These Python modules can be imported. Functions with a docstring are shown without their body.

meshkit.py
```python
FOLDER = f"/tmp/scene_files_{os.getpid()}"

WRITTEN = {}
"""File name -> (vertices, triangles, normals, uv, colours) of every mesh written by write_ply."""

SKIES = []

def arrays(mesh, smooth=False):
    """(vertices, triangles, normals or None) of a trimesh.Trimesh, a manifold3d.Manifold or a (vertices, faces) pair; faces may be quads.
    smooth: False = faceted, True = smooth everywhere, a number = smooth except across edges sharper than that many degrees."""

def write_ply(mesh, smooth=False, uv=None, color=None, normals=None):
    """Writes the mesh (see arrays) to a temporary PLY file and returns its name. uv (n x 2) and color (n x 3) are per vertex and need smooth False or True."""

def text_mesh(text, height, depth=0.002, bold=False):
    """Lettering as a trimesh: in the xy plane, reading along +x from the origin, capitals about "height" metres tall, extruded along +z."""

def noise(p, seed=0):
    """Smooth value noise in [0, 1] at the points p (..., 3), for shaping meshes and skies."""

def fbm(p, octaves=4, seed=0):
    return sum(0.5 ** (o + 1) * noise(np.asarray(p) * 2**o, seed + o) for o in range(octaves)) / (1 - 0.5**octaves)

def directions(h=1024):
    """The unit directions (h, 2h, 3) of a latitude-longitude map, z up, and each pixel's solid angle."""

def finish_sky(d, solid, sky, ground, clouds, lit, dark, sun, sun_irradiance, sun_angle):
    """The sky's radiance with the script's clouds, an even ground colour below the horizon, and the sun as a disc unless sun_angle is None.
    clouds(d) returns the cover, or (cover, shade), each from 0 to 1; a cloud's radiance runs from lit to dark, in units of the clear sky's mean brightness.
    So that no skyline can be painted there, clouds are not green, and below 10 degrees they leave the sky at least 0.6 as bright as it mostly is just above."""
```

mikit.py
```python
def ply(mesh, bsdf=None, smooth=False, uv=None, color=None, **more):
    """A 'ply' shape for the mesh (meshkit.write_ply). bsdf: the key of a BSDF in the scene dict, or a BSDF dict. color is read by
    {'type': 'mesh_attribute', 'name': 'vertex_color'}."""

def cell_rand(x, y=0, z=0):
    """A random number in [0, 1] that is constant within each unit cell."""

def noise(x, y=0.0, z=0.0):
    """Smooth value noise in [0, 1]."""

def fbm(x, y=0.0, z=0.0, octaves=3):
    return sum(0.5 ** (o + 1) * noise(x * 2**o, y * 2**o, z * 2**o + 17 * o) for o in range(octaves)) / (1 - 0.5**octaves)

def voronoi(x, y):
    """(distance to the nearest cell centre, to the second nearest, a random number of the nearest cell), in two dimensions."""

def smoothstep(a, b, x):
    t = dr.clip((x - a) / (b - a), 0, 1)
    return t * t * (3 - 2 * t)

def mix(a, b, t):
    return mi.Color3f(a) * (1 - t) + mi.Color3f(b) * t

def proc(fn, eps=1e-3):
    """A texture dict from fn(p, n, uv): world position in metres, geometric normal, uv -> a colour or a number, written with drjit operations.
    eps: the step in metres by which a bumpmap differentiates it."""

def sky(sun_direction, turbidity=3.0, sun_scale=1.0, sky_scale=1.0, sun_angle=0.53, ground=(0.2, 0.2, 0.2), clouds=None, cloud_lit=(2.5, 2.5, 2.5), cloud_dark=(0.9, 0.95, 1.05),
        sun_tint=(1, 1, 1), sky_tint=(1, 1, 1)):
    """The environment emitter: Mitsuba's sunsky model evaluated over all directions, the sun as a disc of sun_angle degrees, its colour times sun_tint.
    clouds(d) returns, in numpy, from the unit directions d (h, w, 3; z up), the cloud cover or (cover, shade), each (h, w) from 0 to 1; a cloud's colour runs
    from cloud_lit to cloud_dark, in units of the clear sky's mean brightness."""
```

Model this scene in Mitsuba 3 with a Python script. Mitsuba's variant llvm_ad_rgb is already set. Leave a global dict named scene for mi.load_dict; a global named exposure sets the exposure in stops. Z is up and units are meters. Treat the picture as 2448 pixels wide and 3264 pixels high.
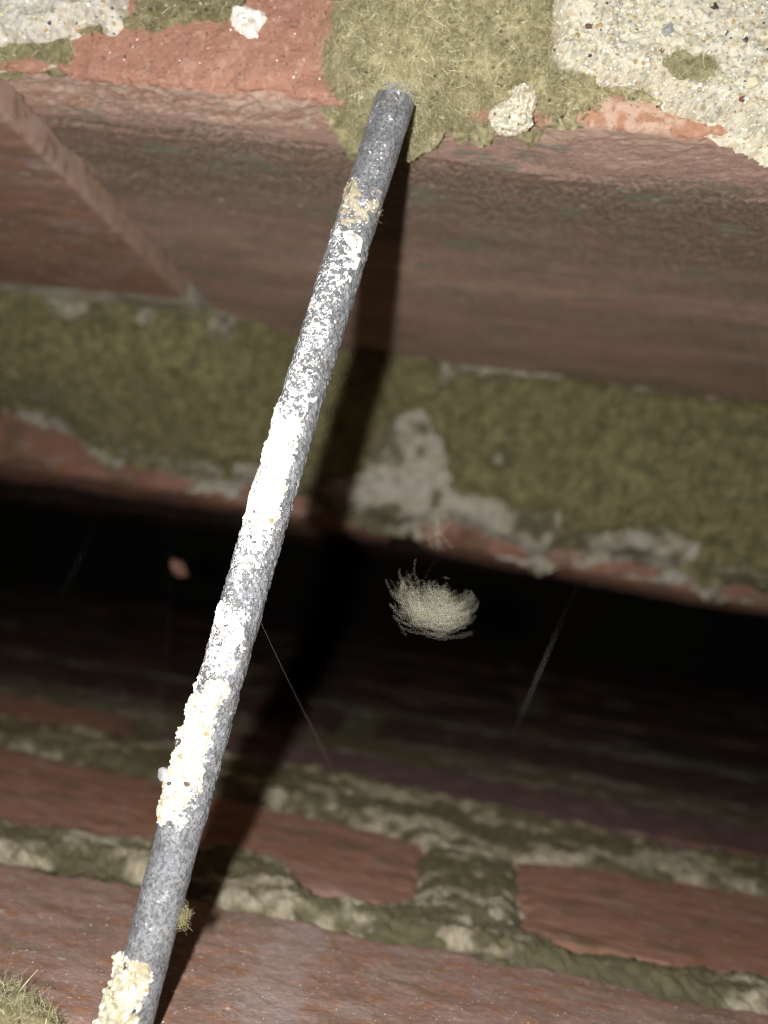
import numpy as np, trimesh, shapely, drjit as dr, mitsuba as mi, mikit, meshkit
from mikit import noise, fbm, voronoi, smoothstep, mix

# All lengths below are in millimetres and become metres where a shape is written (S). x runs along the courses, y across the cavity
# (towards the far leaf), z up; z = 0 is the bed on top of the far leaf. The camera looks down into the cavity.
S = 0.001
scene, labels = {'type': 'scene'}, {}
rng = np.random.default_rng(7)
GRAIN = {}

# ------------------------------------------------------------------ camera, light, exposure
EYE = np.array([0, 0, 90.0])
FWD = np.array([-0.101416, 0.064813, -0.992731])
UP = np.array([-0.138456, 0.987245, 0.078599])
RIGHT = np.cross(FWD, UP)
scene['camera'] = {'type': 'thinlens', 'fov': 57.0, 'fov_axis': 'y', 'near_clip': 0.002, 'far_clip': 50.0, 'aperture_radius': 0.00068, 'focus_distance': 0.0835,
                   'to_world': mi.ScalarTransform4f().look_at(origin=(EYE * S).tolist(), target=((EYE + FWD) * S).tolist(), up=UP.tolist())}
exposure = 1.3
# dull dusk daylight over the open wall head; the picture is lit by the camera's own flash, 9 mm left of the lens
scene['sky'] = mikit.sky((0.5, 0.7, 0.25), turbidity=3, sun_scale=0.002, sky_scale=0.005, sun_angle=20, clouds=lambda d: 1.0)
FLASH = EYE - 8.8 * RIGHT + 0.6 * UP
FLASH_RADIANCE = 6700.0
FLASH_TINT = (1.0, 0.985, 0.96)


# ------------------------------------------------------------------ helpers
def free(name):
    if name not in scene and not any(k.startswith(name + '__') for k in scene):
        return name
    i = 1
    while f'{name}_{i:03d}' in scene or any(k.startswith(f'{name}_{i:03d}__') for k in scene):
        i += 1
    return f'{name}_{i:03d}'


def obj(name, v, f, bsdf, parent=None, smooth=True, label=None, cat=None, group=None, kind=None):
    key = free(f'{parent}__{name}' if parent else name)
    v, f = np.asarray(v, float), np.asarray(f, int)
    if bsdf in GRAIN:      # fine mottled stuff: its colour is worked out once per vertex
        scene[key] = mikit.ply((v * S, f), GRAIN[bsdf][0], smooth=True, color=np.clip(GRAIN[bsdf][1](v), 0.01, 0.95))
    else:
        scene[key] = mikit.ply((v * S, f), bsdf, smooth=smooth)
    tag(key, label, cat, group, kind)
    return key


def tag(key, label=None, cat=None, group=None, kind=None):
    d = {k: x for k, x in dict(label=label, category=cat, group=group, kind=kind).items() if x}
    if d:
        labels[key] = d


def nz(p, freq, seed=0, octaves=4):
    return meshkit.fbm(np.asarray(p, float) * freq, octaves, seed)


def sm(a, b, x):
    t = np.clip((x - a) / (b - a), 0, 1)
    return t * t * (3 - 2 * t)


def grid_faces(n, m):
    i, j = np.meshgrid(np.arange(n - 1), np.arange(m - 1), indexing='ij')
    a = (i * m + j).ravel()
    return np.vstack([np.stack([a, a + m, a + m + 1], 1), np.stack([a, a + m + 1, a + 1], 1)])


def signed(poly, x, y):
    """Distance inside (positive) or outside (negative) the polygon."""
    pg = shapely.Polygon(poly)
    shapely.prepare(pg)
    pts = shapely.points(x, y)
    d = shapely.distance(pts, pg.exterior)
    return np.where(shapely.contains(pg, pts), d, -d)


def sheet(poly, step, height, margin=1.5, warp=0.8, wfreq=0.6, seed=0, plane='z', level=0.0):
    """A relief over the outline: height(sd, x, y) above the plane, where sd is the wavering distance to the outline. plane 'z': (x, y) up;
    plane '+y': (x, z) out to +y; plane '-y': out to -y. Returns vertices, faces, a sampler of the same."""
    p = np.array(poly, float)
    lo, hi = p.min(0) - margin, p.max(0) + margin
    xs, ys = np.arange(lo[0], hi[0], step), np.arange(lo[1], hi[1], step)
    gx, gy = np.meshgrid(xs, ys, indexing='ij')
    x, y = gx.ravel(), gy.ravel()
    q = np.stack([x, y, 0 * x + seed * 7.3], 1)
    sd = signed(poly, x, y) + warp * 2 * (nz(q, wfreq, seed, 4) - 0.5)
    h = height(sd, x, y)
    f = grid_faces(len(xs), len(ys))
    f = f[(sd[f] > -margin).any(1)]
    used, inv = np.unique(f, return_inverse=True)
    f = inv.reshape(f.shape)
    x, y, h, sd = x[used], y[used], h[used], sd[used]
    lv = level(x, y) if callable(level) else level
    if plane == 'z':
        v = np.stack([x, y, lv + h], 1)
    elif plane == '+y':
        v, f = np.stack([x, lv + h, y], 1), f[:, ::-1]
    else:
        v = np.stack([x, lv - h, y], 1)
    return v, f, h, sd


def tubes(curves, radii, sides=3):
    """Many thin tapered tubes in one mesh: curves (n, k, 3), radii (n,) or (n, k)."""
    c = np.asarray(curves, float)
    n, k, _ = c.shape
    r = np.asarray(radii, float)
    r = np.repeat(r[:, None], k, 1) if r.ndim == 1 else r
    t = np.gradient(c, axis=1)
    t /= np.linalg.norm(t, axis=2, keepdims=True) + 1e-12
    ref = np.where(np.abs(t[..., 2:]) < 0.9, [0, 0, 1.0], [1.0, 0, 0])
    a = np.cross(t, ref)
    a /= np.linalg.norm(a, axis=2, keepdims=True) + 1e-12
    b = np.cross(t, a)
    ang = np.arange(sides) * 2 * np.pi / sides
    v = c[:, :, None] + r[:, :, None, None] * (np.cos(ang)[:, None] * a[:, :, None] + np.sin(ang)[:, None] * b[:, :, None])
    i, j = np.meshgrid(np.arange(k - 1), np.arange(sides), indexing='ij')
    q = np.stack([i * sides + j, i * sides + (j + 1) % sides, (i + 1) * sides + (j + 1) % sides, (i + 1) * sides + j], -1).reshape(-1, 4)
    f = np.vstack([q[:, [0, 1, 2]], q[:, [0, 2, 3]]])
    f = (f[None] + (np.arange(n) * k * sides)[:, None, None]).reshape(-1, 3)
    return v.reshape(-1, 3), f


ICO = [(np.array(m.vertices), np.array(m.faces)) for m in (trimesh.creation.icosphere(subdivisions=s, radius=1) for s in (0, 1, 2, 3))]


def stones(centres, radii, level=1, seed=0, lump=0.35, flat=0.75):
    """Sand grains and pebbles: lumpy squashed spheres, joined."""
    g = np.random.default_rng(seed)
    bv, bf = ICO[level]
    vs, fs = [], []
    for c, r in zip(centres, radii):
        q, _ = np.linalg.qr(g.normal(size=(3, 3)))
        v = bv * (1 + lump * 2 * (meshkit.noise(bv * 1.3 + g.uniform(0, 50, 3))[:, None] - 0.5)) * np.array([1, g.uniform(flat, 1), g.uniform(flat, 1)])
        fs.append(bf + len(vs) * len(bv))
        vs.append(v @ q.T * r + c)
    return np.vstack(vs), np.vstack(fs)


def axis_grid(*spans):
    """Knots of an axis from (start, end, step) spans."""
    out = [np.linspace(a, b, max(2, int(round(abs(b - a) / s)) + 1)) for a, b, s in spans]
    return np.concatenate([out[0]] + [o[1:] for o in out[1:]])


def block(xs, ys, zs, radius=1.5, rough=0.25, freq=0.4, chip=0.8, seed=0, shape=None, extra=None):
    """A brick: a box on the given knots with rounded, chipped arrises and a rough skin; shape(p) bends it at the end."""
    vs, fs, off = [], [], 0
    ax = [np.asarray(a, float) for a in (xs, ys, zs)]
    for d in range(3):
        u, w = [(1, 2), (2, 0), (0, 1)][d]
        for side in (0, -1):
            gu, gw = np.meshgrid(ax[u], ax[w], indexing='ij')
            p = np.empty(gu.shape + (3,))
            p[..., u], p[..., w], p[..., d] = gu, gw, ax[d][side]
            f = grid_faces(len(ax[u]), len(ax[w])) + off
            fs.append(f if side == -1 else f[:, ::-1])
            vs.append(p.reshape(-1, 3))
            off += gu.size
    v, f = np.vstack(vs), np.vstack(fs)
    lo, hi = np.array([a[0] for a in ax]), np.array([a[-1] for a in ax])
    lo, hi = np.minimum(lo, hi), np.maximum(lo, hi)
    edge = np.sort(np.minimum(v - lo, hi - v), axis=1)[:, 1]          # distance to the nearest arris
    core = np.clip(v, lo + radius, hi - radius)
    d = v - core
    n = d / np.maximum(np.linalg.norm(d, axis=1, keepdims=True), 1e-9)
    v = core + n * radius
    v = v + n * (rough * 2 * (nz(v, freq, seed) - 0.5) - chip * np.exp(-(edge / 2.2) ** 2) * sm(0.42, 0.75, nz(v, 0.22, seed + 5)))[:, None]
    if extra is not None:
        v = v + n * extra(v, edge)[:, None]
    if shape is not None:
        v = shape(v)
    return v, f


def weld(v, f):
    m = trimesh.Trimesh(v, f, process=False)
    m.merge_vertices(digits_vertex=5)
    return np.array(m.vertices), np.array(m.faces)


def on_mesh(v, f, n, keep, g):
    """n random points on the mesh's triangles where keep (per vertex) holds, with normals."""
    a, b, c = v[f[:, 0]], v[f[:, 1]], v[f[:, 2]]
    cr = np.cross(b - a, c - a)
    area = np.linalg.norm(cr, axis=1) * keep[f].mean(1)
    i = g.choice(len(f), n, p=area / area.sum())
    r1, r2 = np.sqrt(g.random(n)), g.random(n)
    p = a[i] * (1 - r1)[:, None] + b[i] * (r1 * (1 - r2))[:, None] + c[i] * (r1 * r2)[:, None]
    return p, cr[i] / (np.linalg.norm(cr[i], axis=1, keepdims=True) + 1e-12)


def fuzz(p, nrm, length, radius, g, lift=0.5, curl=0.6, k=3):
    """Short curly fibres that start at p, lie mostly along the surface and rise by lift."""
    n = len(p)
    t = g.normal(size=(n, 3))
    t -= (t * nrm).sum(1, keepdims=True) * nrm
    t /= np.linalg.norm(t, axis=1, keepdims=True)
    up = np.abs(g.normal(0, lift, n))[:, None]
    d = t + nrm * up
    d /= np.linalg.norm(d, axis=1, keepdims=True)
    ln = (length * np.exp(g.normal(0, 0.4, n)))[:, None]
    bend = g.normal(0, curl, (n, 3))
    c = np.stack([p - nrm * 0.1 + d * ln * s + bend * ln * s * s * 0.5 for s in np.linspace(0, 1, k)], 1)
    r = radius * g.uniform(0.6, 1.3, n)
    return tubes(c, r[:, None] * np.linspace(1, 0.55, k)[None])


# ------------------------------------------------------------------ materials (positions in mm inside)
def mm(p):
    return p.x * 1000, p.y * 1000, p.z * 1000


def material(name, colour, rough=0.9, spec=0.3, bump=None, bump_m=0.0001, eps=4e-5, **more):
    base = {'type': 'principled', 'base_color': mikit.proc(colour) if callable(colour) else {'type': 'rgb', 'value': list(colour)}, 'roughness': rough, 'specular': spec, **more}
    if bump is not None:
        base = {'type': 'bumpmap', 'scale': bump_m, 'tex': {**mikit.proc(bump, eps)}, 'bsdf': base}
    scene[name] = {'type': 'twosided', 'bsdf': base}


def far_face(p, n, uv):
    """Far leaf: red sanded bed, pale broken arris, brown drag-marked face with dark and green stains."""
    x, y, z = mm(p)
    wig = fbm(x * 0.55, z * 0.6 + 3, y * 0.5, 4)
    fine = fbm(x * 3.3, y * 3.3, z * 3.3, 4)
    streak = fbm(x * 0.10, y * 0.5, z * 1.0, 4)
    streak2 = fbm(x * 0.5 + 9, 4.0, z * 2.6, 3)
    bed = mix((0.30, 0.140, 0.094), (0.44, 0.235, 0.168), fine * 0.6 + 0.4 * wig)
    bed = mix(bed, (0.54, 0.37, 0.28), smoothstep(0.58, 0.72, fbm(x * 1.7, y * 1.7, 5.0, 4)) * 0.3)
    bed = mix(bed, mix((0.44, 0.23, 0.145), (0.58, 0.42, 0.32), smoothstep(0.35, 0.68, fbm(x * 1.1, y * 1.1, 3.0, 4))), smoothstep(-3, 6, x + 6 * (wig - 0.5)) * 0.8)
    bed = mix(bed, (0.12, 0.06, 0.04), smoothstep(0.86, 0.90, noise(x * 3.7, y * 3.7, 8)) * 0.6)
    face = mix((0.235, 0.150, 0.112), (0.53, 0.37, 0.295), smoothstep(0.28, 0.74, streak * 0.24 + streak2 * 0.20 + 0.56 * fine))
    face = mix(face, (0.36, 0.205, 0.145), smoothstep(0.50, 0.68, fbm(x * 0.09 + 5, 2.0, z * 0.35, 3)) * 0.5)
    stain = smoothstep(0.42, 0.62, fbm(x * 0.035 + 2, 7.0, z * 0.12 + 0.35, 4) * 0.75 + 0.25 * streak2)
    face = mix(face, (0.135, 0.108, 0.077), stain * smoothstep(0.66, 0.36, fine) * 0.75)
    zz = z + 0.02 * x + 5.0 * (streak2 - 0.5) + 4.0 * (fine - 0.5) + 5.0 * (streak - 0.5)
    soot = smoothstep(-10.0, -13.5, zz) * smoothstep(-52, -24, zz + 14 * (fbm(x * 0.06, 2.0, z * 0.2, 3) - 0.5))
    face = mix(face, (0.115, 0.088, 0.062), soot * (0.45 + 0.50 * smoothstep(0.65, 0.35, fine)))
    face = mix(face, mix((0.31, 0.185, 0.145), (0.47, 0.315, 0.255), fine), smoothstep(-9.5, -8.0, zz) * 0.8)
    green = smoothstep(0.60, 0.70, fbm(x * 0.16 + 31, 1.0, z * 0.19, 4)) * smoothstep(0.4, 0.6, streak2)
    face = mix(face, (0.17, 0.18, 0.13), green * 0.8)
    face = mix(face, (0.44, 0.38, 0.32), smoothstep(0.86, 0.93, noise(x * 0.9, 3.0, z * 1.3)) * 0.5)
    scratch = smoothstep(0.965, 0.99, 1 - dr.abs(z + 5.6 + 0.02 * x + 0.25 * wig)) + smoothstep(0.97, 0.99, 1 - dr.abs(z + 6.9 + 0.025 * x + 0.2 * wig))
    face = mix(face, (0.52, 0.36, 0.24), dr.clip(scratch, 0, 1) * smoothstep(0.35, 0.5, fbm(x * 0.2, 5.0, 1.0)))
    flake = smoothstep(-7.5, -5.0, z + 3.4 * (fbm(x * 0.16, 11.0, z * 0.3, 4) - 0.5) * 3 + smoothstep(-12, 4, x) * -3.2)
    pale = mix((0.32, 0.19, 0.14), (0.50, 0.38, 0.30), fbm(x * 1.3, y * 1.3, z * 1.3 + 3, 3))
    pale = mix(pale, (0.37, 0.21, 0.15), smoothstep(0.5, 0.64, fbm(x * 0.7, y * 0.7, z * 0.7 + 9, 3)) * 0.7)
    face = mix(face, pale, flake)
    return mix(face, bed, smoothstep(-1.15, -0.75, z + 1.1 * (wig - 0.5)))


def brick_red(base, hi, lo, seed, green=0.35, drip=False):
    def fn(p, n, uv):
        x, y, z = mm(p)
        a = fbm(x * 0.16 + seed, y * 0.16, z * 0.3, 4)
        b = fbm(x * 1.6 + seed, y * 1.6, z * 1.8, 3)
        c = fbm(x * 3.6, y * 3.6, z * 3.9 + seed, 2)
        col = mix(lo, hi, smoothstep(0.3, 0.7, a))
        col = mix(col, base, 0.45)
        col = col * (0.58 + 0.42 * b + 0.42 * c)
        col = mix(col, (0.33, 0.14, 0.065), smoothstep(0.58, 0.70, fbm(x * 0.6 + 4 + seed, y * 0.6, z * 0.9, 4)) * 0.6)
        col = mix(col, (0.36, 0.31, 0.30), smoothstep(0.60, 0.70, fbm(x * 0.22 + 14 + seed, y * 0.3, z * 0.16, 3)) * 0.45 * smoothstep(0.35, 0.6, c))
        col = mix(col, (0.11, 0.105, 0.055), smoothstep(0.52, 0.68, fbm(x * 0.15 + 24 + seed, y * 0.2, z * 0.3, 3)) * green)
        if drip:      # a pale lilac lime run down the face
            w = dr.abs(x + 13.6 - 0.07 * z + 5.0 * (fbm(3.0, 7.0, z * 0.12, 2) - 0.5))
            col = mix(col, (0.44, 0.38, 0.385), smoothstep(3.4, 2.2, w + 2.6 * (fbm(x * 0.5, 3.0, z * 0.5, 3) - 0.5)) * (0.25 + 0.5 * b) * 0.6)
        return mix(col, (0.6, 0.55, 0.5), smoothstep(0.83, 0.88, noise(x * 2.1 + seed, y * 2.1, z * 2.1)) * 0.5)
    return fn


def grit(p, n, uv):
    x, y, z = mm(p)
    return 0.6 * fbm(x * 2.4, y * 2.4, z * 2.4, 3) + 0.4 * noise(x * 7, y * 7, z * 7)


def sandy(p, n, uv):
    x, y, z = mm(p)
    return 0.5 * fbm(x * 1.6, y * 1.6, z * 1.6, 2) + 0.5 * noise(x * 4.5, y * 4.5, z * 4.5)


def blend(a, b, t):
    return np.asarray(a, float) * (1 - t[:, None]) + np.asarray(b, float) * t[:, None]


def one(v, freq, seed):
    return meshkit.noise(np.asarray(v) * freq, seed)


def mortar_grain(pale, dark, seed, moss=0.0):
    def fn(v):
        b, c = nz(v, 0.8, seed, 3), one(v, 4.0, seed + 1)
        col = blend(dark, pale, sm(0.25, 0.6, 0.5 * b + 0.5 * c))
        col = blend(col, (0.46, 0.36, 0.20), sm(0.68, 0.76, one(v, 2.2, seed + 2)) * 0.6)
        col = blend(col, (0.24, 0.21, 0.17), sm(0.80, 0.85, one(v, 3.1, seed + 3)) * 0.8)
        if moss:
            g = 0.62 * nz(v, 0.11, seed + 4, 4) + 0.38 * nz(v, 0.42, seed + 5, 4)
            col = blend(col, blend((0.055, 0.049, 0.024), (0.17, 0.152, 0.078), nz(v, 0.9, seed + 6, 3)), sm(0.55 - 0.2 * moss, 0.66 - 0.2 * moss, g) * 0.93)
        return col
    return fn


def fibre_grain(lo, hi, seed, fine=1.0):
    def fn(v):
        col = blend(lo, hi, sm(0.28, 0.72, 0.5 * nz(v, 0.4 * fine, seed, 3) + 0.5 * nz(v, 2.4, seed + 1, 3)))
        return blend(col, (0.05, 0.04, 0.02), sm(0.74, 0.82, one(v, 2.9, seed + 2)) * 0.7)
    return fn


def brick_grain(base, hi, lo, seed, green=0.35):
    def fn(v):
        a, b = nz(v * np.array([0.12, 0.12, 0.45]), 1, seed), nz(v * np.array([1.0, 1.0, 2.0]), 1, seed + 1, 3)
        col = blend(lo, hi, sm(0.3, 0.7, a))
        col = blend(col, base, 0.45 + 0 * a) * (0.72 + 0.56 * b)[:, None]
        col = blend(col, (0.30, 0.13, 0.06), sm(0.58, 0.68, nz(v * np.array([0.35, 0.3, 0.9]), 1, seed + 2, 3)) * 0.6)
        col = blend(col, (0.36, 0.31, 0.30), sm(0.58, 0.70, nz(v * np.array([0.22, 0.3, 0.16]), 1, seed + 3, 3)) * 0.4 * b)
        col = blend(col, (0.11, 0.098, 0.055), sm(0.52, 0.68, nz(v * np.array([0.15, 0.2, 0.3]), 1, seed + 4, 3)) * green)
        return blend(col, (0.55, 0.5, 0.45), sm(0.83, 0.88, one(v, 1.3, seed + 5)) * 0.4)
    return fn


material('far_brick', far_face, 0.88, 0.3, grit, 0.00022)
material('near_brick', brick_red((0.33, 0.208, 0.165), (0.37, 0.255, 0.215), (0.245, 0.150, 0.112), 3.0, 0.3, True), 0.9, 0.3, grit, 0.0002)
def left_grain(v):
    # its end is paler than its face, thinly and in patches
    col = brick_grain((0.29, 0.170, 0.122), (0.33, 0.21, 0.155), (0.21, 0.130, 0.090), 17, 0.35)(v)
    return blend(col, (0.50, 0.36, 0.29), sm(-57.9, -57.2, v[:, 0]) * sm(0.25, 0.6, nz(v, 0.9, 19)) * 0.55)


for key, rough, spec in (('clay', 0.92, 0.25), ('mortar', 0.93, 0.3), ('felt', 0.97, 0.1)):
    scene[key] = {'type': 'twosided', 'bsdf': {'type': 'principled', 'base_color': {'type': 'mesh_attribute', 'name': 'vertex_color'}, 'roughness': rough, 'specular': spec}}
GRAIN.update(
    red_brick=('clay', brick_grain((0.34, 0.172, 0.118), (0.36, 0.215, 0.160), (0.24, 0.132, 0.092), 11, 0.5)),
    left_brick=('clay', left_grain),
    purple_brick=('clay', brick_grain((0.15, 0.092, 0.090), (0.16, 0.105, 0.105), (0.11, 0.068, 0.062), 23, 0.2)),
    deep_brick=('clay', brick_grain((0.085, 0.052, 0.042), (0.10, 0.062, 0.05), (0.05, 0.034, 0.028), 37, 0.5)),  # brick colour lowered so the depths fall into shade
    deep_mortar=('mortar', mortar_grain((0.27, 0.24, 0.18), (0.13, 0.115, 0.085), 19, 0.7)),  # darker copy of the joint mortar, deep shade put into its colour
    pale_mortar=('mortar', mortar_grain((0.68, 0.635, 0.505), (0.40, 0.365, 0.27), 61)),
    grey_mortar=('mortar', mortar_grain((0.64, 0.61, 0.53), (0.40, 0.37, 0.29), 66)),
    cream_mortar=('mortar', mortar_grain((0.66, 0.61, 0.46), (0.36, 0.32, 0.22), 69)),
    tan_mortar=('mortar', mortar_grain((0.44, 0.39, 0.29), (0.15, 0.14, 0.11), 68)),
    lime=('mortar', mortar_grain((0.90, 0.88, 0.82), (0.80, 0.77, 0.69), 63)),
    crust_mortar=('mortar', mortar_grain((0.80, 0.76, 0.63), (0.54, 0.49, 0.35), 64)),
    ledge_mortar=('mortar', mortar_grain((0.52, 0.485, 0.41), (0.29, 0.26, 0.205), 29, 0.25)),
    joint_mortar=('mortar', mortar_grain((0.47, 0.42, 0.31), (0.25, 0.22, 0.155), 9, 0.7)),
    fibre_bed=('felt', fibre_grain((0.13, 0.112, 0.056), (0.44, 0.40, 0.235), 2, 1.5)),
    dull_fibre_bed=('felt', fibre_grain((0.100, 0.087, 0.046), (0.28, 0.248, 0.135), 5)),
    moss_bed=('felt', fibre_grain((0.085, 0.078, 0.036), (0.33, 0.300, 0.145), 8, 1.6)))
material('straw_fibre', (0.68, 0.62, 0.38), 0.28, 1.0)
material('bright_fibre', (0.85, 0.80, 0.58), 0.2, 1.0)  # colour raised so these fibres read as glints
material('olive_fibre', (0.30, 0.268, 0.138), 0.35, 0.8)
material('moss_fibre', (0.28, 0.26, 0.12), 0.6, 0.4)
material('wool_fibre', (0.52, 0.50, 0.38), 0.5, 0.5)
material('web', (0.34, 0.33, 0.32), 0.5, 0.5)
material('cream_grain', (0.68, 0.61, 0.43), 0.4, 0.5)
material('white_grain', (0.80, 0.78, 0.72), 0.4, 0.5)
material('tan_grain', (0.44, 0.30, 0.14), 0.4, 0.5)
material('peat_grain', (0.06, 0.045, 0.026), 0.7, 0.3)
material('dark_grain', (0.055, 0.05, 0.055), 0.4, 0.6)
material('sand_grey', (0.36, 0.34, 0.30), 0.4, 0.5)
material('plum_grain', (0.16, 0.07, 0.06), 0.4, 0.6)
material('grey_pebble', (0.34, 0.34, 0.34), 0.25, 0.7)
material('soil', (0.035, 0.03, 0.025), 0.95, 0.1)

# ------------------------------------------------------------------ ground, far below the wall head
g0 = -620.0
obj('ground', [[-2e4, -2e4, g0], [2e4, -2e4, g0], [2e4, 2e4, g0], [-2e4, 2e4, g0]], [[0, 1, 2], [0, 2, 3]], 'soil', smooth=False, kind='structure')

# ------------------------------------------------------------------ far leaf (upper in the picture)
FAR = 'brick_wall'
tag(FAR, 'brown brick wall leaf at the top with mortar and olive fibre on its bed, wire bedded in it', 'brick wall')
YA = 46.0


def far_relief(v, edge):
    """Flaked band below the arris, deeper and wider left of the tie, and long drag marks on the face."""
    x, y, z = v.T
    band = sm(-9.5, -6, z + 9 * (nz(np.stack([x, 0 * x, z], 1), 0.13, 3) - 0.5)) * sm(2.0, 0.2, z + 0 * x + 1)
    flake = band * (0.8 * (nz(v, 0.7, 21) - 0.55) + 0.8 * (nz(v, 2.1, 22, 3) - 0.5)) * np.where(x < -16, 1.0, 0.55)
    drag = 0.10 * (nz(np.stack([x * 0.06, 0 * x, z * 0.9], 1), 1.0, 9) - 0.5)
    return np.where(z > -0.3, 0.30 * (nz(v, 1.6, 30, 4) - 0.5) + 0.25 * (nz(v, 0.5, 33, 2) - 0.5), flake + drag)


xs = axis_grid((-57, 62, 0.34), (62, 158, 6))
ys = axis_grid((YA, 62, 0.3), (62, 148, 8))
zs = axis_grid((-110, -34, 1.2), (-34, -9, 0.5), (-9, 0, 0.22))
obj('brick', *weld(*block(xs, ys, zs, 1.1, 0.28, 0.35, 0.7, 1, extra=far_relief)), 'far_brick', FAR, label='long brown brick with a red bed on top and pale flaked arris')
# the brick to its left stands 3 mm proud
xs = axis_grid((-280, -120, 8), (-120, -57, 0.8))
ys = axis_grid((43.0, 48, 0.5), (48, 148, 10))
zs = axis_grid((-71, 0, 0.8))


def lean(v):
    v = v.copy()
    v[:, 2] += np.where(v[:, 2] < -35, 0.10 * (-57 - v[:, 0]).clip(0, 60) * -1, 0)
    return v


obj('brick', *weld(*block(xs, ys, zs, 1.0, 0.12, 0.16, 0.15, 2, shape=lean)), 'left_brick', FAR, label='brick at the left standing a little proud of its neighbour')
obj('brick', *block(axis_grid((168, 300, 12)), axis_grid((YA, 148, 12)), axis_grid((-110, 0, 8)), 1.5, 0.3, 0.3, 0.8, 3), 'red_brick', FAR)
# lower course, stepped 37 mm into the cavity
YC = lambda x: 7.4 - 0.05 * np.clip(x, -80, 60)


def step_out(v):
    v = v.copy()
    v[:, 1] += (YC(v[:, 0]) - 9.0) * np.clip((60 - v[:, 1]) / 50, 0, 1)
    return v


for k, (x0, x1) in enumerate([(-300, -128), (-118, -24), (-14, 112), (122, 300)]):
    near = k in (1, 2)
    v, f = block(axis_grid((x0, x1, 1.2 if near else 8)), axis_grid((9, 30, 1.2 if near else 4), (30, 148, 12)), axis_grid((-186, -112, 1.5 if near else 6)), 2.2, 0.9, 0.12, 1.6, 40 + k, shape=step_out)
    obj('brick', *weld(v, f), 'red_brick', FAR)
z, k = -196.0, 0
while z > g0:
    for i in range(-1, 3):
        x0 = -300 + (i + 0.5 * (k % 2)) * 225
        a, b = max(x0, -300), min(x0 + 214, 300)
        if b - a > 20:
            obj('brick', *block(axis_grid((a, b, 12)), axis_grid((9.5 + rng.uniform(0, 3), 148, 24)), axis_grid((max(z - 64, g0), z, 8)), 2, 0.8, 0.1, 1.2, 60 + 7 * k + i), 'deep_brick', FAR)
    z, k = z - 75, k + 1


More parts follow.
